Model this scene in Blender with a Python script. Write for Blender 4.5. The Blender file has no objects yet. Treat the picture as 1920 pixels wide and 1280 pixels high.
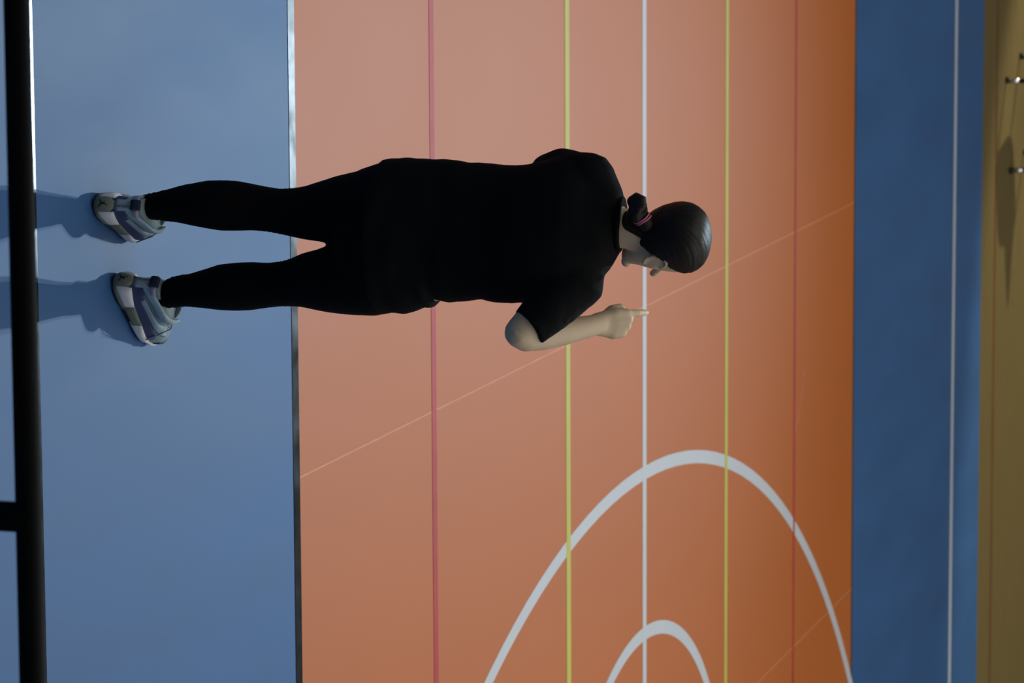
import bpy, bmesh, math, random
from mathutils import Vector, Matrix, noise

random.seed(7)
scene = bpy.context.scene
C = scene.collection
PI = math.pi

# ------------------------------------------------------------------ camera
# court frame: X runs along the court lines, Y away from the viewer (0 on the white centre line), Z up, metres
F_PX, CAM_H, PITCH, YAW, ROLL, CAM_D = 5964.886, 3.52349, 0.35531, 0.12472, 0.03843, 10.77333
fwd0 = Vector((0, math.cos(PITCH), -math.sin(PITCH)))
up0 = Vector((0, math.sin(PITCH), math.cos(PITCH)))
rt0 = Vector((1, 0, 0))
Rz = Matrix.Rotation(-YAW, 3, 'Z')
fwd0, up0, rt0 = Rz @ fwd0, Rz @ up0, Rz @ rt0
rt = math.cos(ROLL) * rt0 + math.sin(ROLL) * up0
up = -math.sin(ROLL) * rt0 + math.cos(ROLL) * up0
cam_d = bpy.data.cameras.new('camera')
cam = bpy.data.objects.new('camera', cam_d)
C.objects.link(cam)
# the camera is held on its side: picture-right is up in the place
m = Matrix((up, -rt, -fwd0)).transposed().to_4x4()
m.translation = Vector((0, -CAM_D, CAM_H))
cam.matrix_world = m
cam_d.sensor_fit = 'HORIZONTAL'
cam_d.sensor_width = 36.0
cam_d.lens = F_PX * 36.0 / 1920.0
cam_d.clip_start, cam_d.clip_end = 0.1, 200
cam_d.dof.use_dof = True
cam_d.dof.focus_distance = 7.5
cam_d.dof.aperture_fstop = 7.0
scene.camera = cam

# ------------------------------------------------------------------ light
world = bpy.data.worlds.new('world')
scene.world = world
world.use_nodes = True
bg = world.node_tree.nodes['Background']
bg.inputs[0].default_value = (0.80, 0.90, 1.0, 1)
bg.inputs[1].default_value = 0.13

def area(name, loc, size, power, color, rot=(0, 0, 0)):
    d = bpy.data.lights.new(name, 'AREA'); d.shape = 'RECTANGLE'
    d.size, d.size_y = size; d.energy = power; d.color = color
    o = bpy.data.objects.new(name, d); C.objects.link(o); o.location = loc; o.rotation_euler = rot
    return o

def spot(name, loc, aim, power, color, angle, blend, radius):
    d = bpy.data.lights.new(name, 'SPOT'); d.energy = power; d.color = color
    d.spot_size = math.radians(angle); d.spot_blend = blend; d.shadow_soft_size = radius
    o = bpy.data.objects.new(name, d); C.objects.link(o); o.location = loc
    o.rotation_euler = (Vector(aim) - Vector(loc)).to_track_quat('-Z', 'Y').to_euler()
    return o

# hall ceiling lamps, a soft field above the court
area('ceiling_light', (3.5, -1.0, 8.5), (16, 12), 780, (1.0, 0.97, 0.92))
# floodlights on the far wall, aimed back at the near court
spot('floodlight', (0.90, 9.6, 8.3), (0.8, -6.7, 0), 2200, (0.67, 0.86, 1.0), 50, 1.0, 0.06)
spot('floodlight', (0.62, 9.6, 8.0), (0.8, -6.7, 0), 1050, (0.67, 0.86, 1.0), 50, 1.0, 0.06)
# lamp over the chairs beyond the court
spot('side_lamp', (-3.6, 9.0, 5.3), (2.2, 8.7, 0), 2000, (1.0, 0.93, 0.72), 48, 0.25, 0.12)

scene.view_settings.view_transform = 'Standard'
scene.view_settings.look = 'None'
scene.view_settings.exposure = 0.0
scene.view_settings.gamma = 1.0
scene.view_settings.use_curve_mapping = False

# ------------------------------------------------------------------ materials
def lin(c):
    return tuple(((v / 255) / 12.92 if v / 255 <= 0.04045 else ((v / 255 + 0.055) / 1.055) ** 2.4) for v in c)

def mat(name, col, rough=0.6, spec=0.5, metal=0.0, var=0.0, vscale=8.0, bump=0.0, bscale=60.0, stretch=(1, 1, 1), rvar=0.0):
    M = bpy.data.materials.new(name); M.use_nodes = True
    nt = M.node_tree; b = nt.nodes['Principled BSDF']
    b.inputs['Base Color'].default_value = (*col, 1)
    b.inputs['Roughness'].default_value = rough
    b.inputs['Specular IOR Level'].default_value = spec
    b.inputs['Metallic'].default_value = metal
    if var or bump or rvar:
        tc = nt.nodes.new('ShaderNodeTexCoord'); mp = nt.nodes.new('ShaderNodeMapping')
        mp.inputs['Scale'].default_value = stretch
        nt.links.new(tc.outputs['Object'], mp.inputs['Vector'])
    if var or rvar:
        n = nt.nodes.new('ShaderNodeTexNoise'); n.inputs['Scale'].default_value = vscale; n.inputs['Detail'].default_value = 5
        nt.links.new(mp.outputs[0], n.inputs['Vector'])
    if var:
        hs = nt.nodes.new('ShaderNodeMix'); hs.data_type = 'RGBA'
        hs.inputs[6].default_value = (*[v * (1 - var) for v in col], 1)
        hs.inputs[7].default_value = (*[min(1, v * (1 + var)) for v in col], 1)
        nt.links.new(n.outputs['Fac'], hs.inputs[0]); nt.links.new(hs.outputs[2], b.inputs['Base Color'])
    if rvar:
        mr = nt.nodes.new('ShaderNodeMapRange')
        mr.inputs['From Min'].default_value = 0.3; mr.inputs['From Max'].default_value = 0.7
        mr.inputs['To Min'].default_value = rough - rvar; mr.inputs['To Max'].default_value = rough + rvar
        nt.links.new(n.outputs['Fac'], mr.inputs['Value']); nt.links.new(mr.outputs[0], b.inputs['Roughness'])
    if bump:
        n2 = nt.nodes.new('ShaderNodeTexNoise'); n2.inputs['Scale'].default_value = bscale
        nt.links.new(mp.outputs[0], n2.inputs['Vector'])
        bp = nt.nodes.new('ShaderNodeBump'); bp.inputs['Strength'].default_value = bump; bp.inputs['Distance'].default_value = 0.002
        nt.links.new(n2.outputs['Fac'], bp.inputs['Height']); nt.links.new(bp.outputs[0], b.inputs['Normal'])
    return M

FR = 0.56          # gloss of the sports floor
M_BLUE = mat('blue_sport_floor', (0.027, 0.104, 0.268), FR, 0.5, var=0.22, vscale=1.5, rvar=0.025, stretch=(2.6, 0.8, 1))
M_ORANGE = mat('orange_sport_floor', (0.465, 0.120, 0.016), FR, 0.5, var=0.05, vscale=1.1, rvar=0.010)
M_WHITE = mat('white_line_paint', (0.53, 0.55, 0.57), FR, 0.4, var=0.05, vscale=3)
M_YELLOW = mat('yellow_line_paint', (0.50, 0.47, 0.075), FR, 0.4, var=0.12, vscale=4)
M_RED = mat('worn_red_line_paint', (0.42, 0.035, 0.035), FR, 0.4, var=0.30, vscale=14)
M_BLACKTAPE = mat('glossy_black_tape', (0.012, 0.014, 0.017), 0.20, 0.9, var=0.5, vscale=12, rvar=0.05)
M_SEAM = mat('floor_seam_weld', (0.60, 0.22, 0.09), FR, 0.5, var=0.3, vscale=9)
M_WOOD = mat('varnished_wood_floor', (0.140, 0.100, 0.032), 0.5, 0.3, var=0.16, vscale=3, stretch=(1, 6, 1))
M_DKRED = mat('dark_red_line_paint', (0.13, 0.035, 0.012), 0.5, 0.3)
M_WALL = mat('hall_wall_paint', (0.30, 0.27, 0.20), 0.8, 0.3, var=0.05)
M_RAIL = mat('black_rail_paint', (0.003, 0.003, 0.003), 0.7, 0.08)
M_SKIN = mat('skin', (0.61, 0.465, 0.31), 0.55, 0.35, var=0.06, vscale=30)
M_SHIRT = mat('black_jersey', (0.0045, 0.0048, 0.0055), 0.9, 0.12, bump=0.15, bscale=500)
M_LEGGING = mat('black_stretch_fabric', (0.0028, 0.0028, 0.0030), 0.85, 0.10)
M_PINK = mat('pink_elastic', (0.62, 0.16, 0.24), 0.5, 0.4)
M_EYE = mat('eye_white', (0.7, 0.7, 0.68), 0.2, 0.5)
M_LIP = mat('lip', (0.42, 0.17, 0.14), 0.5, 0.4)

# ------------------------------------------------------------------ helpers
def link(name, me, M=None, parent=None, smooth=True):
    o = bpy.data.objects.new(name, me); C.objects.link(o)
    if M: 
        me.materials.clear(); me.materials.append(M)
    if smooth:
        for p in me.polygons: p.use_smooth = True
    if parent: o.parent = parent
    return o

def tag(o, label=None, cat=None, group=None, kind=None):
    if label: o['label'] = label
    if cat: o['category'] = cat
    if group: o['group'] = group
    if kind: o['kind'] = kind
    return o

class G:
    """vertex and face lists"""
    def __init__(s): s.v = []; s.f = []
    def add(s, vs, fs):
        n = len(s.v); s.v += [tuple(x) for x in vs]; s.f += [tuple(i + n for i in f) for f in fs]
    def mesh(s, name):
        me = bpy.data.meshes.new(name); me.from_pydata(s.v, [], s.f); me.update()
        bm = bmesh.new(); bm.from_mesh(me); bmesh.ops.recalc_face_normals(bm, faces=bm.faces); bm.to_mesh(me); bm.free()
        return me
    def loft(s, rings):
        n = len(rings[0]); vs = [p for r in rings for p in r]; fs = []
        for i in range(len(rings) - 1):
            for j in range(n):
                a, b = i * n + j, i * n + (j + 1) % n
                fs.append((a, b, b + n, a + n))
        fs.append(tuple(range(n - 1, -1, -1))); fs.append(tuple((len(rings) - 1) * n + j for j in range(n)))
        s.add(vs, fs); return s
    def body(s, rows, n=40, grow=0.0):
        """rows: cx, cy, cz, half width, half depth, [exponent] -> horizontal rings"""
        rings = []
        for r in rows:
            cx, cy, cz, hw, hd = r[:5]; e = r[5] if len(r) > 5 else 2.2
            hw += grow; hd += grow
            ring = []
            for k in range(n):
                t = 2 * PI * k / n; c, sn = math.cos(t), math.sin(t)
                ring.append((cx + hw * math.copysign(abs(c) ** (2 / e), c), cy + hd * math.copysign(abs(sn) ** (2 / e), sn), cz))
            rings.append(ring)
        return s.loft(rings)
    def tube(s, pts, radii, n=16, cap=True):
        """swept round tube with rounded ends; radii entries may be (ra, rb)"""
        P = [Vector(p) for p in pts]; R = [r if isinstance(r, tuple) else (r, r) for r in radii]
        T = []
        for i in range(len(P)):
            a = P[max(0, i - 1)]; b = P[min(len(P) - 1, i + 1)]; T.append((b - a).normalized())
        if cap:
            def ends(p, t, r, sgn):
                out = []
                for ang in (80, 55, 28):
                    k = math.radians(ang); out.append((p + t * (sgn * max(r) * 0.95 * math.sin(k)), (r[0] * math.cos(k), r[1] * math.cos(k)), t))
                return out
            seq = ends(P[0], T[0], R[0], -1) + [(P[i], R[i], T[i]) for i in range(len(P))] + ends(P[-1], T[-1], R[-1], 1)[::-1]
        else:
            seq = [(P[i], R[i], T[i]) for i in range(len(P))]
        ref = Vector((1, 0, 0)) if abs(seq[0][2].x) < 0.8 else Vector((0, 1, 0))
        rings = []
        for p, r, t in seq:
            u = (ref - t * ref.dot(t)).normalized(); w = t.cross(u); ref = u
            rings.append([p + u * (r[0] * math.cos(2 * PI * k / n)) + w * (r[1] * math.sin(2 * PI * k / n)) for k in range(n)])
        return s.loft(rings)
    def ball(s, c, r, rot=None, nu=24, nv=14):
        c = Vector(c); r = r if isinstance(r, tuple) else (r, r, r); rings = []
        for i in range(1, nv):
            a = PI * i / nv; ring = []
            for k in range(nu):
                b = 2 * PI * k / nu
                v = Vector((r[0] * math.sin(a) * math.cos(b), r[1] * math.sin(a) * math.sin(b), r[2] * math.cos(a)))
                ring.append(c + (rot @ v if rot else v))
            rings.append(ring)
        return s.loft(rings)
    def box(s, x0, x1, y0, y1, z0, z1):
        vs = [(x, y, z) for z in (z0, z1) for x, y in ((x0, y0), (x1, y0), (x1, y1), (x0, y1))]
        s.add(vs, [(3, 2, 1, 0), (4, 5, 6, 7), (0, 1, 5, 4), (1, 2, 6, 5), (2, 3, 7, 6), (3, 0, 4, 7)]); return s
    def prism(s, poly, z0, z1):
        n = len(poly); vs = [(x, y, z0) for x, y in poly] + [(x, y, z1) for x, y in poly]
        s.add(vs, [tuple(range(n - 1, -1, -1)), tuple(range(n, 2 * n))] + [(i, (i + 1) % n, n + (i + 1) % n, n + i) for i in range(n)]); return s

def fuse(g, name, voxel, smooth=6, factor=0.5):
    """one continuous surface out of overlapping closed shapes"""
    me = g.mesh(name + '_parts')
    o = bpy.data.objects.new(name + '_tmp', me); C.objects.link(o)
    r = o.modifiers.new('r', 'REMESH'); r.mode = 'VOXEL'; r.voxel_size = voxel
    if smooth:
        sm = o.modifiers.new('s', 'SMOOTH'); sm.factor = factor; sm.iterations = smooth
    dg = bpy.context.evaluated_depsgraph_get(); dg.update()
    out = bpy.data.meshes.new_from_object(o.evaluated_get(dg))
    bpy.data.objects.remove(o); bpy.data.meshes.remove(me)
    out.name = name
    return out

def interp(tab, x):
    if x <= tab[0][0]: return tab[0][1:]
    for a, b in zip(tab, tab[1:]):
        if x <= b[0]:
            i = tab.index(a); h = b[0] - a[0]; t = (x - a[0]) / h
            pa = tab[i - 1] if i > 0 else None; nb = tab[i + 2] if i + 2 < len(tab) else None
            out = []
            for k in range(1, len(a)):
                d = (b[k] - a[k]) / h
                m0 = d if pa is None else 0.5 * (d + (a[k] - pa[k]) / (a[0] - pa[0]))
                m1 = d if nb is None else 0.5 * (d + (nb[k] - b[k]) / (nb[0] - b[0]))
                out.append(a[k] * (2 * t ** 3 - 3 * t * t + 1) + h * m0 * (t ** 3 - 2 * t * t + t) + b[k] * (3 * t * t - 2 * t ** 3) + h * m1 * (t ** 3 - t * t))
            return tuple(out)
    return tab[-1][1:]

def sstep(a, b, x):
    t = max(0.0, min(1.0, (x - a) / (b - a))); return t * t * (3 - 2 * t)

# ------------------------------------------------------------------ the hall floor
X0, X1 = -9.0, 13.0
floor = tag(link('floor', G().box(X0, X1, -14, 5.70, -0.05, 0).mesh('floor'), M_BLUE, smooth=False),
            'matt blue sports floor of the hall with orange zone and painted lines', 'floor', kind='structure')
def strip(name, x0, x1, y0, y1, z, M, parent=floor):
    return link(name, G().box(x0, x1, y0, y1, 0.0, z).mesh(name), M, parent, smooth=False)
# orange zone: rolls of sheet flooring, edge to edge
def seam_x(k, y):
    return {0: 1.207 - 0.0536 * y, 1: 3.002 - 0.070 * y}[k] if k in (0, 1) else 1.207 + 1.78 * k - 0.06 * y
ks = list(range(-5, 7))
for a, b in zip([None] + ks, ks + [None]):
    l = (lambda y: X0) if a is None else (lambda y, a=a: seam_x(a, y) + 0.0022)
    r = (lambda y: X1) if b is None else (lambda y, b=b: seam_x(b, y) - 0.0022)
    link('orange_floor_sheet', G().prism([(l(-3), -3), (r(-3), -3), (r(3), 3), (l(3), 3)], 0, 0.0010).mesh('orange_floor_sheet'), M_ORANGE, floor, smooth=False)
for k in ks:
    link('floor_seam', G().prism([(seam_x(k, -3.03) - 0.0024, -3.03), (seam_x(k, -3.03) + 0.0024, -3.03), (seam_x(k, 3) + 0.0024, 3), (seam_x(k, 3) - 0.0024, 3)], 0, 0.0011).mesh('floor_seam'), M_SEAM, floor, smooth=False)
# tapes and lines, each lying a hair above the one it crosses
tag(strip('black_tape', X0, X1, -3.040, -3.0, 0.0016, M_BLACKTAPE), 'glossy black tape along the near edge of the orange zone')
strip('black_tape', X0, X1, 3.0, 3.022, 0.0016, M_BLACKTAPE)
strip('black_tape', X0, X1, -4.462, -4.422, 0.0016, M_BLACKTAPE)
def ring_line(name, cx, cy, r, w, z, M):
    g = G(); n = 180; vs = []
    for k in range(n):
        a = 2 * PI * k / n; c, s_ = math.cos(a), math.sin(a)
        for rr, zz in ((r - w / 2, 0), (r + w / 2, 0), (r + w / 2, z), (r - w / 2, z)): vs.append((cx + rr * c, cy + rr * s_, zz))
    fs = []
    for k in range(n):
        p, q = 4 * k, 4 * ((k + 1) % n)
        fs += [(p + i, q + i, q + (i + 1) % 4, p + (i + 1) % 4) for i in range(4)]
    g.add(vs, fs)
    return link(name, g.mesh(name), M, floor, smooth=False)
tag(ring_line('circle_line', 5.420, 0.131, 3.6135, 0.05, 0.0018, M_WHITE), 'large white painted circle')
tag(ring_line('circle_line', 3.358, 0.032, 0.9608, 0.05, 0.0018, M_WHITE), 'small white painted circle')
tag(strip('court_line', X0, X1, -0.021, 0.021, 0.0020, M_WHITE), 'white centre line')
strip('court_line', X0, X1, 5.018, 5.066, 0.0016, M_WHITE)
strip('court_line', X0, X1, -2.041, -2.005, 0.0022, M_RED)
strip('court_line', X0, X1, 2.010, 2.036, 0.0022, M_RED)
strip('court_line', X0, X1, -0.844, -0.802, 0.0024, M_YELLOW)
strip('court_line', X0, X1, 1.006, 1.042, 0.0024, M_YELLOW)
# short curved scuff on the orange zone
g = G()
g.tube([(1.70, 2.178, 0.0012), (1.78, 2.150, 0.0012), (1.86, 2.105, 0.0012), (1.95, 2.030, 0.0012)], [(0.004, 0.0004)] * 4, n=8)
link('floor_scuff', g.mesh('floor_scuff'), M_SEAM, floor)
# wood border beyond the court, and the wall that ends the hall
wood = tag(link('floor_border', G().box(X0, X1, 5.70, 11.0, -0.05, 0).mesh('floor_border'), M_WOOD, smooth=False),
           'yellowish wooden floor strip beyond the blue court', 'floor', kind='structure')
strip('court_line', X0, X1, 6.027, 6.055, 0.0016, M_DKRED, wood)
tag(link('wall_far', G().box(X0, X1, 11.0, 11.2, -0.05, 10.0).mesh('wall_far'), M_WALL, smooth=False),
    'plain wall at the far end of the hall', 'wall', kind='structure')

# ------------------------------------------------------------------ railing in front of the viewer
rail = bpy.data.objects.new('railing', None); C.objects.link(rail); rail.location = (0.848, -6.45, 0)
tag(rail, 'black tubular metal railing crossing in front of the court', 'railing')
def rpart(name, pts, r):
    return link(name, G().tube(pts, [r] * len(pts), n=24).mesh(name), M_RAIL, rail)
rpart('top_rail', [(-3.6, 0, 1.1), (0, 0, 1.1), (3.6, 0, 1.1)], 0.0205)
rpart('lower_rail', [(-3.6, 0, 0.35), (0, 0, 0.35), (3.6, 0, 0.35)], 0.016)
for k in (-2, -1, 0, 1, 2):
    x = k * 1.75
    rpart('post', [(x, 0, 0.03), (x, 0, 0.6), (x, 0, 1.085)], 0.024)
    bmn = G(); bmn.tube([(x, 0, 0.0), (x, 0, 0.012)], [0.055, 0.055], n=24, cap=False)
    link('base_plate', bmn.mesh('base_plate'), M_RAIL, rail)

# ------------------------------------------------------------------ chair beyond the court
M_CHROME = mat('chrome', (0.75, 0.75, 0.76), 0.15, 0.5, metal=1.0)
M_CHBLK = mat('black_chair_metal', (0.012, 0.012, 0.013), 0.4, 0.4)
M_CHSEAT = mat('black_chair_shell', (0.02, 0.02, 0.022), 0.6, 0.4)
chair = bpy.data.objects.new('chair', None); C.objects.link(chair)
chair.location = (0.615, 6.272, 0); chair.rotation_euler = (0, 0, math.atan2(0.131, 0.497))
tag(chair, 'black chair with chrome-tipped legs standing on the wooden border', 'chair')
for (x, y, tx, ty) in ((0.0, 0.0, 0.03, 0.03), (0.514, 0.0, 0.484, 0.03), (-0.02, 0.39, 0.02, 0.37), (0.534, 0.39, 0.494, 0.37)):
    t = lambda z: (x + (tx - x) * z / 0.43, y + (ty - y) * z / 0.43, z)
    lg = link('leg', G().tube([t(0.06), t(0.25), t(0.43)], [0.0125] * 3, n=16).mesh('leg'), M_CHBLK, chair)
    link('chrome_sleeve', G().tube([t(0.022), t(0.07)], [0.0145] * 2, n=16, cap=False).mesh('chrome_sleeve'), M_CHROME, lg)
    link('rubber_foot', G().tube([t(0.0), t(0.024)], [0.018, 0.0155], n=16, cap=False).mesh('rubber_foot'), M_CHBLK, lg)
seat = G()
seat.body([(0.257, 0.20, 0.425, 0.23, 0.20, 4), (0.257, 0.20, 0.432, 0.245, 0.215, 4), (0.257, 0.20, 0.455, 0.25, 0.22, 4), (0.257, 0.20, 0.468, 0.235, 0.205, 4)])
link('seat', seat.mesh('seat'), M_CHSEAT, chair)
back = G()
rows = []
for i in range(9):
    t = i / 8; rows.append((0.257, 0.395 + 0.05 * t + 0.02 * t * t, 0.56 + 0.34 * t, 0.225 * (1 - 0.12 * (2 * t - 1) ** 4), 0.014, 3.5))
back.body(rows)
link('backrest', back.mesh('backrest'), M_CHSEAT, chair)
for x in (0.06, 0.454):
    link('back_support', G().tube([(x, 0.37, 0.43), (x, 0.40, 0.52), (x, 0.41, 0.66)], [0.0115] * 3, n=14).mesh('back_support'), M_CHBLK, chair)

# ------------------------------------------------------------------ the person
person = bpy.data.objects.new('person', None); C.objects.link(person)
person.location = (0.6624, -4.0431, 0); person.rotation_euler = (0, 0, -math.radians(5.651))
tag(person, 'person in black t-shirt and leggings seen from behind, raising the right index finger', 'person')
# local frame: x to the person's right, y ahead, z up
LEG_L = [  # cx, cy, z, half width, half depth
    (-0.100, -0.045, 0.078, 0.020, 0.022), (-0.104, -0.045, 0.094, 0.028, 0.031), (-0.106, -0.047, 0.111, 0.030, 0.035),
    (-0.107, -0.050, 0.131, 0.032, 0.037), (-0.110, -0.054, 0.173, 0.039, 0.043), (-0.113, -0.058, 0.215, 0.047, 0.049),
    (-0.113, -0.058, 0.270, 0.056, 0.056), (-0.112, -0.054, 0.304, 0.059, 0.058), (-0.112, -0.046, 0.339, 0.058, 0.056),
    (-0.109, -0.036, 0.380, 0.0535, 0.054), (-0.106, -0.028, 0.408, 0.052, 0.055), (-0.102, -0.020, 0.435, 0.052, 0.058),
    (-0.100, -0.013, 0.469, 0.057, 0.063), (-0.100, -0.008, 0.502, 0.063, 0.070), (-0.105, -0.005, 0.543, 0.072, 0.080),
    (-0.108, -0.002, 0.578, 0.080, 0.089), (-0.112, 0.000, 0.620, 0.086, 0.097), (-0.115, 0.000, 0.680, 0.088, 0.100), (-0.115, 0.0, 0.72, 0.08, 0.09)]
LEG_R = [
    (0.108, 0.052, 0.080, 0.020, 0.022), (0.104, 0.049, 0.100, 0.031, 0.033), (0.094, 0.042, 0.140, 0.037, 0.037), (0.089, 0.036, 0.182, 0.039, 0.042),
    (0.084, 0.030, 0.224, 0.046, 0.049), (0.079, 0.024, 0.266, 0.054, 0.055), (0.077, 0.020, 0.307, 0.057, 0.058),
    (0.074, 0.020, 0.348, 0.057, 0.056), (0.071, 0.022, 0.390, 0.053, 0.054), (0.066, 0.024, 0.431, 0.053, 0.057),
    (0.061, 0.022, 0.458, 0.057, 0.062), (0.056, 0.018, 0.485, 0.063, 0.068), (0.054, 0.012, 0.525, 0.071, 0.078),
    (0.051, 0.006, 0.560, 0.079, 0.088), (0.048, 0.002, 0.610, 0.085, 0.096), (0.046, 0.0, 0.670, 0.088, 0.100), (0.044, 0.0, 0.72, 0.08, 0.09)]
HIPS = [(-0.032, -0.004, 0.600, 0.155, 0.085), (-0.036, -0.006, 0.640, 0.169, 0.108), (-0.043, -0.008, 0.680, 0.175, 0.118),
        (-0.050, -0.006, 0.715, 0.176, 0.116), (-0.054, -0.002, 0.750, 0.172, 0.108), (-0.058, 0.0, 0.785, 0.165, 0.098)]
TORSO = [(-0.049, -0.006, 0.690, 0.1795, 0.124), (-0.052, -0.006, 0.712, 0.1805, 0.124), (-0.054, -0.004, 0.745, 0.179, 0.118), (-0.058, -0.002, 0.785, 0.1735, 0.110),
         (-0.060, 0.0, 0.806, 0.1705, 0.106), (-0.067, 0.0, 0.847, 0.164, 0.100), (-0.068, 0.0, 0.889, 0.160, 0.097),
         (-0.066, 0.0, 0.937, 0.156, 0.096), (-0.064, 0.0, 0.980, 0.155, 0.098), (-0.063, -0.002, 1.010, 0.157, 0.101),
         (-0.065, -0.004, 1.045, 0.159, 0.105), (-0.070, -0.006, 1.085, 0.162, 0.107), (-0.077, -0.006, 1.120, 0.163, 0.105),
         (-0.082, -0.004, 1.155, 0.158, 0.099), (-0.085, 0.0, 1.185, 0.148, 0.090), (-0.088, 0.004, 1.212, 0.130, 0.078),
         (-0.090, 0.008, 1.235, 0.104, 0.068), (-0.092, 0.012, 1.250, 0.074, 0.058), (-0.092, 0.014, 1.262, 0.056, 0.052)]

# --- hands: wrist, direction to the knuckles, direction to the thumb side, palm direction
def add_hand(g, W, d, a, n, pointing):
    W = Vector(W); d = Vector(d).normalized(); a = Vector(a); a = (a - d * a.dot(d)).normalized()
    n = Vector(n); n = (n - d * n.dot(d) - a * n.dot(a)).normalized()
    P = lambda dd, aa, nn: W + d * dd + a * aa + n * nn
    spec = [(0.0215, 0.069, (0.032, 0.022, 0.018)), (0.0065, 0.072, (0.035, 0.025, 0.019)), (-0.0090, 0.067, (0.033, 0.023, 0.018)), (-0.0230, 0.055, (0.026, 0.018, 0.016))]
    # palm, as one flattened block of four metacarpals
    for aa, kd, _ in spec:
        g.tube([P(-0.012, aa * 0.45, 0.0), P(0.02, aa * 0.75, 0.002), P(kd * 0.6, aa, 0.0), P(kd, aa, -0.001)], [0.0155, 0.0155, 0.0145, 0.0118], n=14)
    g.tube([P(0.012, 0.004, 0.006), P(0.045, 0.003, 0.006)], [(0.024, 0.013), (0.026, 0.013)], n=14)
    for i, (aa, kd, seg) in enumerate(spec):
        if i == 0 and pointing: ang = (14, 30, 38)
        else: ang = (78, 168, 225)
        p = P(kd, aa, -0.001); pts = [p]
        for an, L in zip(ang, seg):
            p = p + (d * math.cos(math.radians(an)) + n * math.sin(math.radians(an)) + a * (-0.04 if i == 0 else 0.0)) * L
            pts.append(p)
        g.tube(pts, [0.0102, 0.0092, 0.0085, 0.0072] if i < 3 else [0.0092, 0.0082, 0.0075, 0.0066], n=14)
    # thumb leaves the side of the palm near its base and closes over the curled fingers
    g.tube([P(0.010, 0.012, 0.006), P(0.038, 0.029, 0.012), P(0.062, 0.0335, 0.020), P(0.074, 0.024, 0.032), P(0.074, 0.008, 0.038)],
           [0.0135, 0.0135, 0.0105, 0.0098, 0.0078], n=14)

body = G()
IN = -0.009
body.body(LEG_L, grow=IN); body.body(LEG_R, grow=IN); body.body(HIPS, grow=IN); body.body(TORSO, grow=IN)
# neck
body.tube([(-0.088, 0.004, 1.19), (-0.086, 0.012, 1.25), (-0.074, 0.034, 1.32)], [0.046, 0.045, 0.045], n=28)
# right arm: shoulder, elbow set back, forearm raised ahead
ARM_R = [(0.02, 0.0, 1.165), (0.075, -0.035, 1.135), (0.127, -0.075, 1.092), (0.157, -0.096, 1.066), (0.164, -0.075, 1.072), (0.161, -0.035, 1.097), (0.153, 0.015, 1.133), (0.143, 0.062, 1.165), (0.135, 0.100, 1.189)]
body.tube(ARM_R[:4], [0.050, 0.047, 0.041, 0.0345], n=24)
body.tube(ARM_R[3:], [0.0345, 0.036, 0.0355, 0.0315, 0.026, (0.0235, 0.020)], n=24)
add_hand(body, (0.135, 0.100, 1.189), (-0.06, 0.70, 0.69), (-1, 0, 0.05), (0, 0.7, -0.7), True)
# left arm, folded in front of the chest
body.tube([(-0.165, 0.0, 1.165), (-0.192, 0.035, 1.11), (-0.178, 0.085, 1.035), (-0.165, 0.105, 0.995)], [0.050, 0.046, 0.041, 0.036], n=24)
body.tube([(-0.165, 0.105, 0.995), (-0.15, 0.14, 1.005), (-0.115, 0.185, 1.04), (-0.085, 0.215, 1.075)], [0.036, 0.037, 0.030, 0.022], n=24)
add_hand(body, (-0.085, 0.215, 1.075), (0.55, 0.35, 0.62), (-0.1, -0.6, 0.6), (0.8, -0.3, -0.4), False)

# --- head in its own frame (x right, y face, z up), turned right and bowed
HS = 0.845
HEAD_C = Vector((-0.055, 0.052, 1.350))
HROT = Matrix.Rotation(math.radians(-8), 3, 'Y') @ Matrix.Rotation(math.radians(-41), 3, 'Z') @ Matrix.Rotation(math.radians(-14), 3, 'X')
def H(x, y, z): return HEAD_C + HROT @ (Vector((x, y, z)) * HS)
SKULL = [(-0.116, 0.082, 0.050, 0.012), (-0.108, 0.086, 0.020, 0.021), (-0.092, 0.080, -0.006, 0.031), (-0.070, 0.076, -0.034, 0.043),
         (-0.045, 0.078, -0.060, 0.055), (-0.015, 0.081, -0.083, 0.065), (0.015, 0.083, -0.097, 0.0705), (0.045, 0.082, -0.104, 0.0735),
         (0.070, 0.074, -0.101, 0.071), (0.090, 0.058, -0.087, 0.060), (0.105, 0.038, -0.063, 0.044), (0.114, 0.010, -0.032, 0.024), (0.117, -0.006, -0.014, 0.008)]
def skull_pt(th, z, off=0.0):
    yf, yb, w = interp(SKULL, z)
    e = 2.25; c, s_ = math.cos(th), math.sin(th)
    ym, hl = (yf + yb) / 2, (yf - yb) / 2 + off; w += off
    return Vector((w * math.copysign(abs(s_) ** (2 / e), s_), ym + hl * math.copysign(abs(c) ** (2 / e), c), z + (off * max(0, (z - 0.06) / 0.055))))
zs = [-0.116 + 0.233 * i / 46 for i in range(47)]
body.loft([[H(*skull_pt(2 * PI * k / 48, z)) for k in range(48)] for z in zs])
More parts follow.
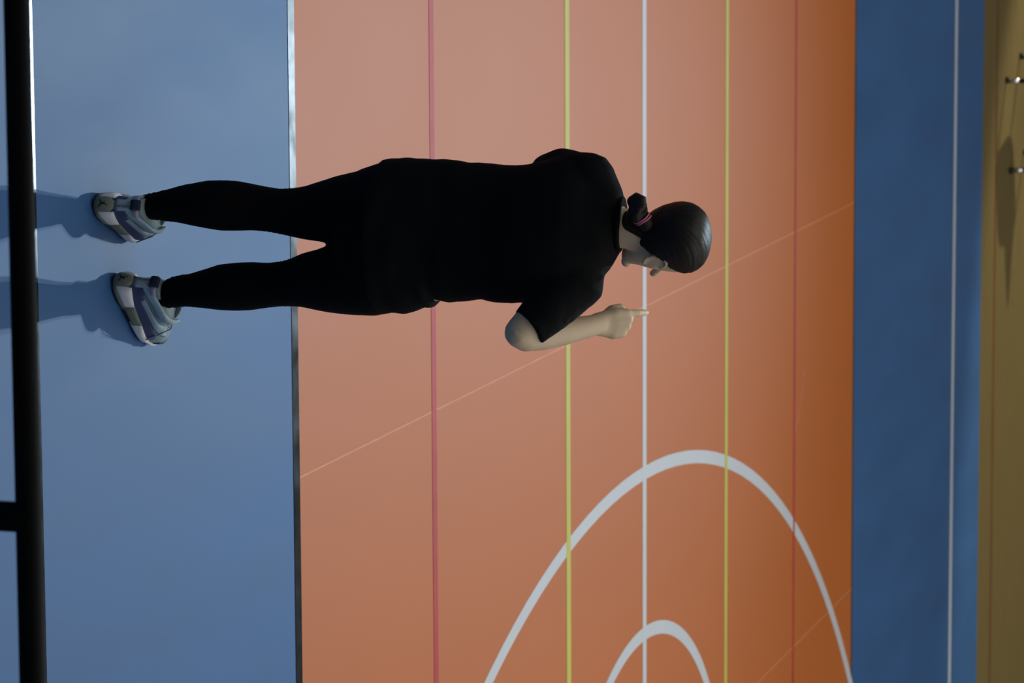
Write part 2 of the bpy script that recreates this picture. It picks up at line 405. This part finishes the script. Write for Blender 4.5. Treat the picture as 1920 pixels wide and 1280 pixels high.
# nose, brow, lips, chin, jaw
body.tube([H(0, 0.080, 0.012), H(0, 0.100, -0.012), H(0, 0.128, -0.036)], [0.0075, 0.0085, 0.0090], n=14)
for sx in (-1, 1):
    body.tube([H(sx * 0.006, 0.092, -0.038), H(sx * 0.011, 0.088, -0.038)], [0.0072, 0.0065], n=12)
    body.tube([H(sx * 0.012, 0.078, 0.024), H(sx * 0.035, 0.070, 0.026)], [0.007, 0.006], n=12)
    # ear: plate, rolled rim and lobe
    ex = 0.071
    ER = HROT @ Matrix.Rotation(math.radians(sx * -38), 3, 'Z')
    body.ball(H(sx * (ex + 0.006), -0.002, -0.016), (0.0045, 0.014, 0.025), ER, 14, 10)
    # rim walks front -> top -> back -> lobe
    pts = [H(sx * (ex + 0.006), -0.002, -0.013) + ER @ Vector((sx * (0.003 + 0.004 * math.sin(min(PI, max(0, u * PI)))), 0.0150 * math.cos(math.radians(30 + 240 * u)), 0.0265 * math.sin(math.radians(30 + 240 * u)))) for u in [k / 10 for k in range(11)]]
    body.tube(pts, [0.0030] + [0.0036] * 8 + [0.0045, 0.0052], n=10)
    body.tube([H(sx * (ex + 0.001), 0.006, -0.012), H(sx * (ex + 0.004), 0.010, -0.022)], [0.004, 0.0045], n=8)
body.tube([H(-0.018, 0.071, -0.064), H(0, 0.082, -0.062), H(0.018, 0.071, -0.064)], [0.004, 0.0062, 0.004], n=12)
body.tube([H(-0.016, 0.070, -0.073), H(0, 0.080, -0.073), H(0.016, 0.070, -0.073)], [0.004, 0.0068, 0.004], n=12)
body.ball(H(0, 0.084, -0.106), (0.014, 0.014, 0.012), HROT)
link('body', fuse(body, 'body', 0.0036, 4), M_SKIN, person)
for sx in (-1, 1):
    link('eye', G().ball(H(sx * 0.031, 0.058, 0.008), 0.0115).mesh('eye'), M_EYE, person)

# --- hair: a cap drawn back to a low bun
BUN_L = Vector((0.012, -0.118, -0.030))   # where the hair gathers, head frame
YLIM = [(-0.095, -0.20), (-0.088, -0.040), (-0.062, -0.026), (-0.035, -0.020), (-0.012, -0.014), (0.012, 0.004), (0.030, 0.026), (0.060, 0.046), (0.088, 0.062), (0.104, 0.09), (0.117, 0.2)]
M_HAIR = bpy.data.materials.new('dark_brown_hair'); M_HAIR.use_nodes = True
nt = M_HAIR.node_tree; b = nt.nodes['Principled BSDF']
b.inputs['Roughness'].default_value = 0.46; b.inputs['Specular IOR Level'].default_value = 0.22
at = nt.nodes.new('ShaderNodeAttribute'); at.attribute_name = 'strand'
nz = nt.nodes.new('ShaderNodeTexNoise'); nz.inputs['Scale'].default_value = 1.0; nz.inputs['Detail'].default_value = 4
nt.links.new(at.outputs['Vector'], nz.inputs['Vector'])
cr = nt.nodes.new('ShaderNodeValToRGB')
cr.color_ramp.elements[0].position = 0.32; cr.color_ramp.elements[0].color = (0.0035, 0.003, 0.003, 1)
cr.color_ramp.elements[1].position = 0.72; cr.color_ramp.elements[1].color = (0.020, 0.014, 0.011, 1)
nt.links.new(nz.outputs['Fac'], cr.inputs['Fac']); nt.links.new(cr.outputs[0], b.inputs['Base Color'])
bp = nt.nodes.new('ShaderNodeBump'); bp.inputs['Strength'].default_value = 0.5; bp.inputs['Distance'].default_value = 0.002
nt.links.new(nz.outputs['Fac'], bp.inputs['Height']); nt.links.new(bp.outputs[0], b.inputs['Normal'])

g = G(); NT, NZ = 200, 110; rings = []; coords = []
for i in range(NZ):
    z = -0.068 + 0.1845 * i / (NZ - 1); ring = []
    for k in range(NT):
        th = 2 * PI * k / NT
        base = skull_pt(th, z)
        (yl,) = interp(YLIM, z)
        jag = 0.004 * noise.noise(Vector((base.x * 90, z * 90, 3)))
        mk = sstep(-0.006, 0.010, yl - base.y + jag)
        d = base - BUN_L; rel = math.atan2(d.z, d.x if abs(d.x) > 1e-6 else 1e-6)
        cl = noise.noise(Vector((math.cos(rel) * 16, math.sin(rel) * 16, d.length * 6)))
        off = -0.014 + mk * (0.0225 + 0.0010 * cl + 0.007 * sstep(0.02, -0.09, base.y))
        p = skull_pt(th, z, off)
        ring.append(H(*p)); coords.append((math.cos(rel) * 55, math.sin(rel) * 55, d.length * 14))
    rings.append(ring)
g.loft(rings)
me = bpy.data.meshes.new('hair'); me.from_pydata(g.v, [], g.f); me.update()
at_ = me.attributes.new('strand', 'FLOAT_VECTOR', 'POINT')
for i, cco in enumerate(coords): at_.data[i].vector = cco
hair = link('hair', me, M_HAIR, person)

# short hair running down the nape
g = G(); vs = []; fs = []; NA, NH = 36, 22
for i in range(NH + 1):
    u = i / NH; z = 1.258 + 0.080 * u
    cx, cy, r = interp([(1.19, -0.088, 0.004, 0.056), (1.25, -0.086, 0.012, 0.045), (1.32, -0.074, 0.034, 0.045), (1.36, -0.066, 0.048, 0.045)], z)
    for k in range(NA + 1):
        w = k / NA * 2 - 1; a = math.radians(-122 + (34 + 40 * u) * w)
        edge = min(1 - abs(w) ** 3, 1) * sstep(0.0, 0.35, u)
        rr = r - 0.003 + 0.0075 * edge
        vs.append((cx + rr * math.cos(a), cy + rr * math.sin(a), z))
for i in range(NH):
    for k in range(NA):
        q = i * (NA + 1) + k; fs.append((q, q + 1, q + NA + 2, q + NA + 1))
nm = bpy.data.meshes.new('nape_hair'); nm.from_pydata(vs, [], fs); nm.update()
at_ = nm.attributes.new('strand', 'FLOAT_VECTOR', 'POINT')
for i, v in enumerate(nm.vertices): at_.data[i].vector = (v.co.x * 500, v.co.y * 500, v.co.z * 40)
link('nape_hair', nm, M_HAIR, hair)

# bun: a folded coil of hair lying to the side of the gathering point
BC = Vector((-0.122, -0.048, 1.317))
def coil(name, c, ax, up_, ra, rb, rt_, turns, seed):
    g = G(); pts = []; rad = []
    ax = Vector(ax).normalized(); up_ = Vector(up_); up_ = (up_ - ax * up_.dot(ax)).normalized(); sd = ax.cross(up_)
    n = int(26 * turns)
    for i in range(n + 1):
        t = i / n; a = 2 * PI * turns * t
        k = 1 - 0.35 * t
        pts.append(c + (up_ * math.cos(a) * ra + sd * math.sin(a) * rb) * k + ax * (-0.012 + 0.026 * t)); rad.append(rt_ * (1 - 0.25 * t))
    g.tube(pts, rad, n=14)
    return g
bun = coil('bun', BC, (-0.45, -0.85, 0.1), (0, 0, 1), 0.0105, 0.0215, 0.0125, 2.2, 1)
bun.ball(BC, (0.026, 0.018, 0.018))
bun.tube([BC + Vector((0.030, 0.022, 0.016)), BC + Vector((0.014, 0.010, 0.006)), BC], [0.017, 0.0165, 0.018], n=18)
bun.tube([BC + Vector((-0.008, -0.004, 0.012)), BC + Vector((-0.022, 0.0, 0.009)), BC + Vector((-0.027, 0.003, -0.002)), BC + Vector((-0.020, 0.0, -0.011))], [0.013, 0.015, 0.0145, 0.013], n=14)
bm_ = fuse(bun, 'hair_bun', 0.0022, 9)
at_ = bm_.attributes.new('strand', 'FLOAT_VECTOR', 'POINT')
for i, v in enumerate(bm_.vertices):
    q = v.co - BC; at_.data[i].vector = (q.length * 900, q.x * 60, q.z * 160)
link('hair_bun', bm_, M_HAIR, hair)
# two loops of a pink elastic round the base of the bun
def ringmesh(name, c, ax, ra, rb, r, M, parent, up_=(0, 0, 1)):
    g = G(); ax = Vector(ax).normalized(); u = Vector(up_); u = (u - ax * u.dot(ax)).normalized(); w = ax.cross(u); n = 40; vs = []; fs = []
    for i in range(n):
        a = 2 * PI * i / n; cdir = u * math.cos(a) * ra + w * math.sin(a) * rb; out = (u * math.cos(a) + w * math.sin(a))
        for j in range(10):
            b_ = 2 * PI * j / 10; vs.append(Vector(c) + cdir + out * (r * math.cos(b_)) + ax * (r * math.sin(b_)))
    for i in range(n):
        for j in range(10): fs.append((i * 10 + j, ((i + 1) % n) * 10 + j, ((i + 1) % n) * 10 + (j + 1) % 10, i * 10 + (j + 1) % 10))
    g.add(vs, fs); return link(name, g.mesh(name), M, parent)
tag(ringmesh('hair_tie', BC + Vector((0.016, 0.010, 0.008)), (0.72, 0.45, 0.42), 0.0195, 0.0195, 0.0018, M_PINK, hair), 'pink elastic hair tie')
ringmesh('hair_tie', BC + Vector((0.021, 0.013, 0.013)), (0.80, 0.35, 0.48), 0.0185, 0.0185, 0.0018, M_PINK, hair)

# --- leggings
lg = G(); lg.body(LEG_L); lg.body(LEG_R); lg.body(HIPS)
me = fuse(lg, 'leggings', 0.0055, 5)
N_ = [v.normal.copy() for v in me.vertices]
for i_, v in enumerate(me.vertices):
    c = v.co.copy(); k = 0.0
    for cx, zc, amp in ((0.06, 0.44, 0.0016), (-0.10, 0.43, 0.0010), (0.10, 0.150, 0.0022), (-0.107, 0.14, 0.0022)):
        k += amp * math.exp(-((c.z - zc) / 0.035) ** 2 - ((c.x - cx) / 0.07) ** 2) * math.sin(c.z * 520 + 3 * noise.noise(c * 25))
    k += 0.0008 * noise.noise(c * 22)
    v.co = c + N_[i_] * k
link('leggings', me, M_LEGGING, person)

# --- t-shirt with loose short sleeves
ts = G(); ts.body(TORSO)
ts.tube([(-0.085, 0.005, 1.205), (-0.150, 0.003, 1.203), (-0.194, 0.0, 1.184)], [0.056, 0.060, 0.062], n=28)
ts.tube([(-0.085, 0.005, 1.195), (-0.02, 0.0, 1.180), (0.026, -0.004, 1.168)], [0.058, 0.057, 0.058], n=28)
ts.tube([(-0.02, 0.0, 1.165), (0.045, -0.012, 1.160), (0.090, -0.042, 1.128), (0.128, -0.073, 1.098), (0.146, -0.087, 1.082)], [0.070, 0.068, 0.060, 0.052, 0.048], n=30, cap=False)
ts.tube([(-0.15, 0.0, 1.165), (-0.190, 0.012, 1.148), (-0.200, 0.045, 1.105), (-0.193, 0.080, 1.060)], [0.072, 0.069, 0.062, 0.055], n=30, cap=False)
me = fuse(ts, 't_shirt', 0.0048, 5)
N_ = [v.normal.copy() for v in me.vertices]
for i_, v in enumerate(me.vertices):
    c = v.co.copy()
    k = 0.0060 * noise.noise(Vector((c.x * 6, c.y * 6, c.z * 26))) * sstep(1.02, 0.80, c.z)          # crosswise folds round the waist
    k += 0.0045 * noise.noise(Vector((c.x * 9 + c.z * 14, c.y * 9, c.z * 9 - c.x * 8)))              # long drags towards the armpits
    k += 0.0014 * noise.noise(c * 55) * sstep(0.02, 0.10, c.x + (c.z - 1.02) * 0.2)                    # crumpled sleeve
    k += 0.0045 * math.exp(-((c.z - 0.812) / 0.010) ** 2) * sstep(0.02, 0.09, c.x) - 0.0045 * math.exp(-((c.z - 0.832) / 0.009) ** 2) * sstep(0.02, 0.09, c.x)
    v.co = c + N_[i_] * k
shirt = link('t_shirt', me, M_SHIRT, person)
ringmesh('collar', (-0.091, 0.014, 1.259), (0.05, 0.18, 1), 0.053, 0.058, 0.0060, M_SHIRT, shirt, (0, 1, 0))

# ------------------------------------------------------------------ trainers
M_UPPER = mat('grey_blue_suede', (0.25, 0.33, 0.37), 0.8, 0.25, var=0.2, vscale=60, bump=0.3, bscale=300)
M_STRAP = mat('pale_blue_strap', (0.34, 0.45, 0.50), 0.7, 0.3, var=0.1, vscale=60)
M_NAVY = mat('navy_panel', (0.055, 0.066, 0.150), 0.6, 0.35)
M_DKNAVY = mat('dark_navy_webbing', (0.014, 0.018, 0.045), 0.6, 0.35)
M_OLIVE = mat('olive_rubber', (0.185, 0.210, 0.155), 0.6, 0.35)
M_MID = mat('white_foam', (0.80, 0.79, 0.80), 0.55, 0.4)
M_OUT = mat('outsole_rubber', (0.035, 0.042, 0.030), 0.6, 0.3)
M_PATENT = mat('dark_patent_toe', (0.05, 0.06, 0.08), 0.12, 0.6)
M_MARK = mat('dark_emblem_ink', (0.010, 0.016, 0.018), 0.6, 0.3)
M_LABEL = mat('grey_woven_label', (0.34, 0.42, 0.47), 0.7, 0.3)
M_INK = mat('label_print', (0.03, 0.05, 0.075), 0.7, 0.3)
M_LINING = mat('grey_satin_lining', (0.32, 0.33, 0.40), 0.4, 0.5)

SH = [  # z, heel y, toe y, half width
    (0.000, -0.072, 0.176, 0.0360), (0.010, -0.077, 0.184, 0.0400), (0.030, -0.078, 0.186, 0.0415), (0.044, -0.074, 0.180, 0.0400),
    (0.056, -0.069, 0.165, 0.0375), (0.068, -0.066, 0.140, 0.0360), (0.080, -0.064, 0.112, 0.0350), (0.092, -0.062, 0.092, 0.0350),
    (0.104, -0.061, 0.080, 0.0355), (0.114, -0.059, 0.074, 0.0355), (0.120, -0.056, 0.070, 0.0350)]
def shoe_pt(a, z, off=0.0):
    """a: angle from the heel, + towards the right side; z height"""
    yb, yf, w = interp(SH, z)
    e = 2.5; s_, c = math.sin(a), -math.cos(a)
    ym, hl = (yf + yb) / 2, (yf - yb) / 2 + off
    y = hl * math.copysign(abs(c) ** (2 / e), c)
    t = (y / hl + 1) / 2
    wy = (0.83 + 0.33 * sstep(0.25, 0.72, t) - 0.10 * sstep(0.8, 1.0, t))
    return Vector(((w * wy + off) * math.copysign(abs(s_) ** (2 / e), s_), ym + y, z))
def patch(a0, a1, lo, hi, off, na=24, nz=6, base=-0.002):
    """a raised panel on the shoe wall between two heights (functions of t along it)"""
    g = G(); f = lambda v, t: v(t) if callable(v) else v; vs = []
    for lay in (off, base):
        for i in range(na + 1):
            t = i / na; a = a0 + (a1 - a0) * t
            for j in range(nz + 1):
                u = j / nz
                lv = lay(t) if callable(lay) else lay
                o = base if lay is base else lv * (0.35 + 0.65 * min(1, 4 * min(t, 1 - t) + 0.0, 4 * min(u, 1 - u) + 0.3))
                vs.append(shoe_pt(a, f(lo, t) + (f(hi, t) - f(lo, t)) * u, o))
    n1 = (na + 1) * (nz + 1); fs = []
    I = lambda l, i, j: l * n1 + i * (nz + 1) + j
    for i in range(na):
        for j in range(nz):
            fs.append((I(0, i, j), I(0, i + 1, j), I(0, i + 1, j + 1), I(0, i, j + 1)))
            fs.append((I(1, i, j), I(1, i, j + 1), I(1, i + 1, j + 1), I(1, i + 1, j)))
    for i in range(na):
        fs.append((I(0, i, 0), I(1, i, 0), I(1, i + 1, 0), I(0, i + 1, 0)))
        fs.append((I(0, i, nz), I(0, i + 1, nz), I(1, i + 1, nz), I(1, i, nz)))
    for j in range(nz):
        fs.append((I(0, 0, j), I(0, 0, j + 1), I(1, 0, j + 1), I(1, 0, j)))
        fs.append((I(0, na, j), I(1, na, j), I(1, na, j + 1), I(0, na, j + 1)))
    g.add(vs, fs); return g
def slices(z0, z1, nz, off, n=64):
    g = G()
    g.loft([[shoe_pt(2 * PI * k / n, z0 + (z1 - z0) * i / nz, off) for k in range(n)] for i in range(nz + 1)]); return g
def outline_mesh(polys, place, depth=0.0012, sub=1):
    """flat shape(s) wrapped on the heel wall: polys in (u across, v up) metres"""
    g = G()
    for poly in polys:
        n = len(poly); f_ = [place(u, v, depth) for u, v in poly]; b_ = [place(u, v, -0.001) for u, v in poly]
        g.add(f_ + b_, [tuple(range(n)), tuple(range(2 * n - 1, n - 1, -1))] + [(i, n + i, n + (i + 1) % n, (i + 1) % n) for i in range(n)])
    return g
def wall_place(off):
    def f(u, v, d):
        # u across the heel (metres, + right), v = height
        a = u / 0.038 if abs(u) < 0.05 else u / 0.038
        # walk to the angle whose x is u
        lo, hi = -1.2, 1.2
        for _ in range(30):
            mid = (lo + hi) / 2
            if shoe_pt(mid, v, off).x < u: lo = mid
            else: hi = mid
        return shoe_pt(lo, v, off + d)
    return f

def text_polys(s, height):
    """letter outlines of a word as a triangulated mesh: (verts2d, faces)"""
    cu = bpy.data.curves.new('t', 'FONT'); cu.body = s; cu.size = 1.0; cu.resolution_u = 2
    o = bpy.data.objects.new('t', cu); C.objects.link(o)
    dg = bpy.context.evaluated_depsgraph_get(); dg.update()
    me = bpy.data.meshes.new_from_object(o.evaluated_get(dg)); bpy.data.objects.remove(o); bpy.data.curves.remove(cu)
    vs = [(v.co.x, v.co.y) for v in me.vertices]; fs = [tuple(p.vertices) for p in me.polygons]
    x0, x1 = min(v[0] for v in vs), max(v[0] for v in vs); y0, y1 = min(v[1] for v in vs), max(v[1] for v in vs)
    k = height / (y1 - y0)
    bpy.data.meshes.remove(me)
    return [((x - (x0 + x1) / 2) * k, (y - (y0 + y1) / 2) * k) for x, y in vs], fs, (x1 - x0) * k

def make_shoe(loc, yaw, side, label):
    """side +1: right foot (outer wall on +x), -1: left foot"""
    S = bpy.data.objects.new('shoe', None); C.objects.link(S); S.parent = person
    S.location = loc; S.rotation_euler = (0, 0, -math.radians(yaw)); S['label'] = label
    put = lambda n, g, M, sm=True: link(n, g.mesh(n), M, S, sm)
    put('outsole', slices(0.0, 0.012, 3, 0.001), M_OUT)
    put('upper', slices(0.010, 0.118, 26, -0.0015), M_UPPER)
    wav = lambda a: 0.040 - 0.004 * math.cos(3 * a)
    # heel clip and foam pods of the sole, each a moulded block
    put('heel_panel', patch(-0.52, 0.52, 0.004, lambda t: 0.056 - 0.016 * abs(2 * t - 1) ** 1.5, 0.0052, 20, 8), M_OLIVE)
    for sg in (-1, 1):
        put('foam_pod', patch(sg * 0.42, sg * 1.22, lambda t: 0.013 + 0.004 * t, lambda t: 0.052 - 0.012 * t * t, 0.0085, 22, 8), M_MID)
        put('sole_rim', patch(sg * 0.40, sg * 1.30, 0.003, lambda t: 0.016 + 0.003 * t, 0.0078, 18, 4), M_OLIVE)
        put('shank_block', patch(sg * 1.16, sg * 1.62, lambda t: 0.010 + 0.002 * t, lambda t: 0.043 - 0.006 * t, 0.0070, 14, 6), M_OLIVE)
        put('forefoot_pod', patch(sg * 1.56, sg * 2.20, 0.006, lambda t: 0.038 - 0.016 * t, 0.0078, 20, 6), M_MID)
        put('toe_rand', patch(sg * 2.16, sg * 3.16, 0.004, lambda t: 0.020 + 0.004 * t, 0.0060, 24, 4), M_MID)
        put('side_panel', patch(sg * 0.30, sg * 2.05, lambda t: 0.045 - 0.018 * t, lambda t: 0.077 - 0.010 * sstep(0.2, 0.5, t) + 0.004 * math.sin(9 * t) - 0.020 * sstep(0.55, 1, t), 0.0026, 34, 6), M_NAVY)
        put('ankle_strap', patch(sg * 0.28, sg * 2.45, lambda t: 0.078 + 0.025 * t, lambda t: 0.100 + 0.024 * t ** 0.8, 0.0050, 30, 6), M_STRAP)
        put('midfoot_strap', patch(sg * 1.00, sg * 2.55, lambda t: 0.062 + 0.000 * t, lambda t: 0.074 + 0.010 * t, 0.0034, 26, 5), M_STRAP)
        put('collar_flap', patch(sg * 1.45, sg * 2.55, lambda t: 0.100 + 0.006 * t, lambda t: 0.112 + 0.018 * t, lambda t: 0.004 + 0.006 * t, 20, 5), M_STRAP)
        put('collar_padding', patch(sg * 0.20, sg * 0.95, 0.099, lambda t: 0.114 - 0.006 * t, 0.0058, 16, 5), M_LINING)
    put('toe_cap', patch(2.45, 2 * PI - 2.45, lambda t: 0.022, lambda t: 0.046 - 0.006 * abs(2 * t - 1), 0.0030, 30, 7), M_PATENT)
    put('heel_label', patch(-0.36, 0.36, 0.059, 0.097, 0.0060, 14, 6), M_LABEL)
    # pull tab: a stout loop of webbing standing off the heel
    y0 = shoe_pt(0, 0.10).y
    g = G()
    for sgn in (0,):
        prof = [(y0 - 0.004, 0.094), (y0 - 0.013, 0.101), (y0 - 0.015, 0.110), (y0 - 0.011, 0.119), (y0 - 0.002, 0.121), (y0 + 0.004, 0.116)]
        inner = [(y0 + 0.001, 0.096), (y0 - 0.006, 0.103), (y0 - 0.009, 0.110), (y0 - 0.007, 0.115), (y0 - 0.002, 0.117), (y0 + 0.002, 0.114)]
        poly = prof + inner[::-1]; n = len(poly)
        vs = [(-0.0115, y, z) for y, z in poly] + [(0.0115, y, z) for y, z in poly]; m_ = len(prof)
        fs = [(i, (i + 1) % n, n + (i + 1) % n, n + i) for i in range(n)]
        for k in range(m_ - 1):
            fs.append((k, k + 1, n - 2 - k, n - 1 - k)); fs.append((n + k, 2 * n - 1 - k, 2 * n - 2 - k, n + k + 1))
        g.add(vs, fs)
    put('pull_tab', g, M_DKNAVY, False)
    # emblem on the heel panel: a leaping figure, limbs spread
    pl_ = wall_place(0.0052)
    def bar(p, q, w0, w1):
        p, q = Vector(p), Vector(q); t = (q - p).normalized(); n_ = Vector((-t.y, t.x))
        out = []
        for k in range(5):
            r_ = p + (q - p) * k / 4; w = w0 + (w1 - w0) * k / 4; out.append(tuple(r_ + n_ * w / 2))
        for k in range(4, -1, -1):
            r_ = p + (q - p) * k / 4; w = w0 + (w1 - w0) * k / 4; out.append(tuple(r_ - n_ * w / 2))
        return out
    cz = 0.030; m_ = -side
    E_ = [bar((0, cz - 0.002), (m_ * 0.0005, cz + 0.006), 0.0042, 0.0034), bar((0, cz - 0.001), (m_ * 0.0085, cz - 0.009), 0.0032, 0.0018),
          bar((0, cz - 0.001), (-m_ * 0.0095, cz - 0.0070), 0.0032, 0.0018), bar((0, cz + 0.004), (m_ * 0.0040, cz + 0.0125), 0.0022, 0.0012),
          bar((0, cz + 0.004), (-m_ * 0.0050, cz + 0.0060), 0.0020, 0.0010)]
    put('emblem', outline_mesh(E_, pl_, 0.0010), M_MARK, False)
    # woven label lettering, running along the heel strip
    for word, h, u0, M in (('JORDAN', 0.0075, 0.0030, M_INK), ('JORDAN', 0.0042, -0.0060, M_MID)):
        vs, fs, w = text_polys(word, h); k = min(1.0, 0.033 / w)
        pl2 = wall_place(0.0060); g = G()
        if side > 0: pts = [pl2(-(y) - u0, 0.078 + x * k, 0.0007) for x, y in vs]     # reads upwards
        else: pts = [pl2(y + u0, 0.078 - x * k, 0.0007) for x, y in vs]               # reads downwards
        g.add(pts, fs); put('label_lettering', g, M, False)
    # tongue and laces over the instep
    g = G(); g.tube([(0, 0.085, 0.078), (0, 0.070, 0.096), (0, 0.062, 0.112)], [(0.024, 0.008), (0.025, 0.008), (0.023, 0.006)], n=18); put('tongue', g, M_UPPER)
    for k in range(5):
        y, z = 0.130 - 0.014 * k, 0.073 + 0.0085 * k
        g = G(); g.tube([(-0.026, y - 0.012, z - 0.010), (-0.012, y, z + 0.002), (0.012, y, z + 0.002), (0.026, y - 0.012, z - 0.010)], [0.0025] * 4, n=8); put('lace', g, M_LINING)
    for sx in (-1, 1):
        g = G(); g.tube([(sx * 0.008, 0.075, 0.106), (sx * 0.030, 0.092, 0.098), (sx * 0.043, 0.104, 0.062), (sx * 0.052, 0.112, 0.030)], [0.0018] * 4, n=8); put('lace_end', g, M_UPPER)
    return S
make_shoe((-0.094, -0.047, 0), 11, -1, 'left grey-blue trainer with olive heel, pointing ahead')
make_shoe((0.108, 0.052, 0), 33, 1, 'right grey-blue trainer with olive heel, turned outwards')
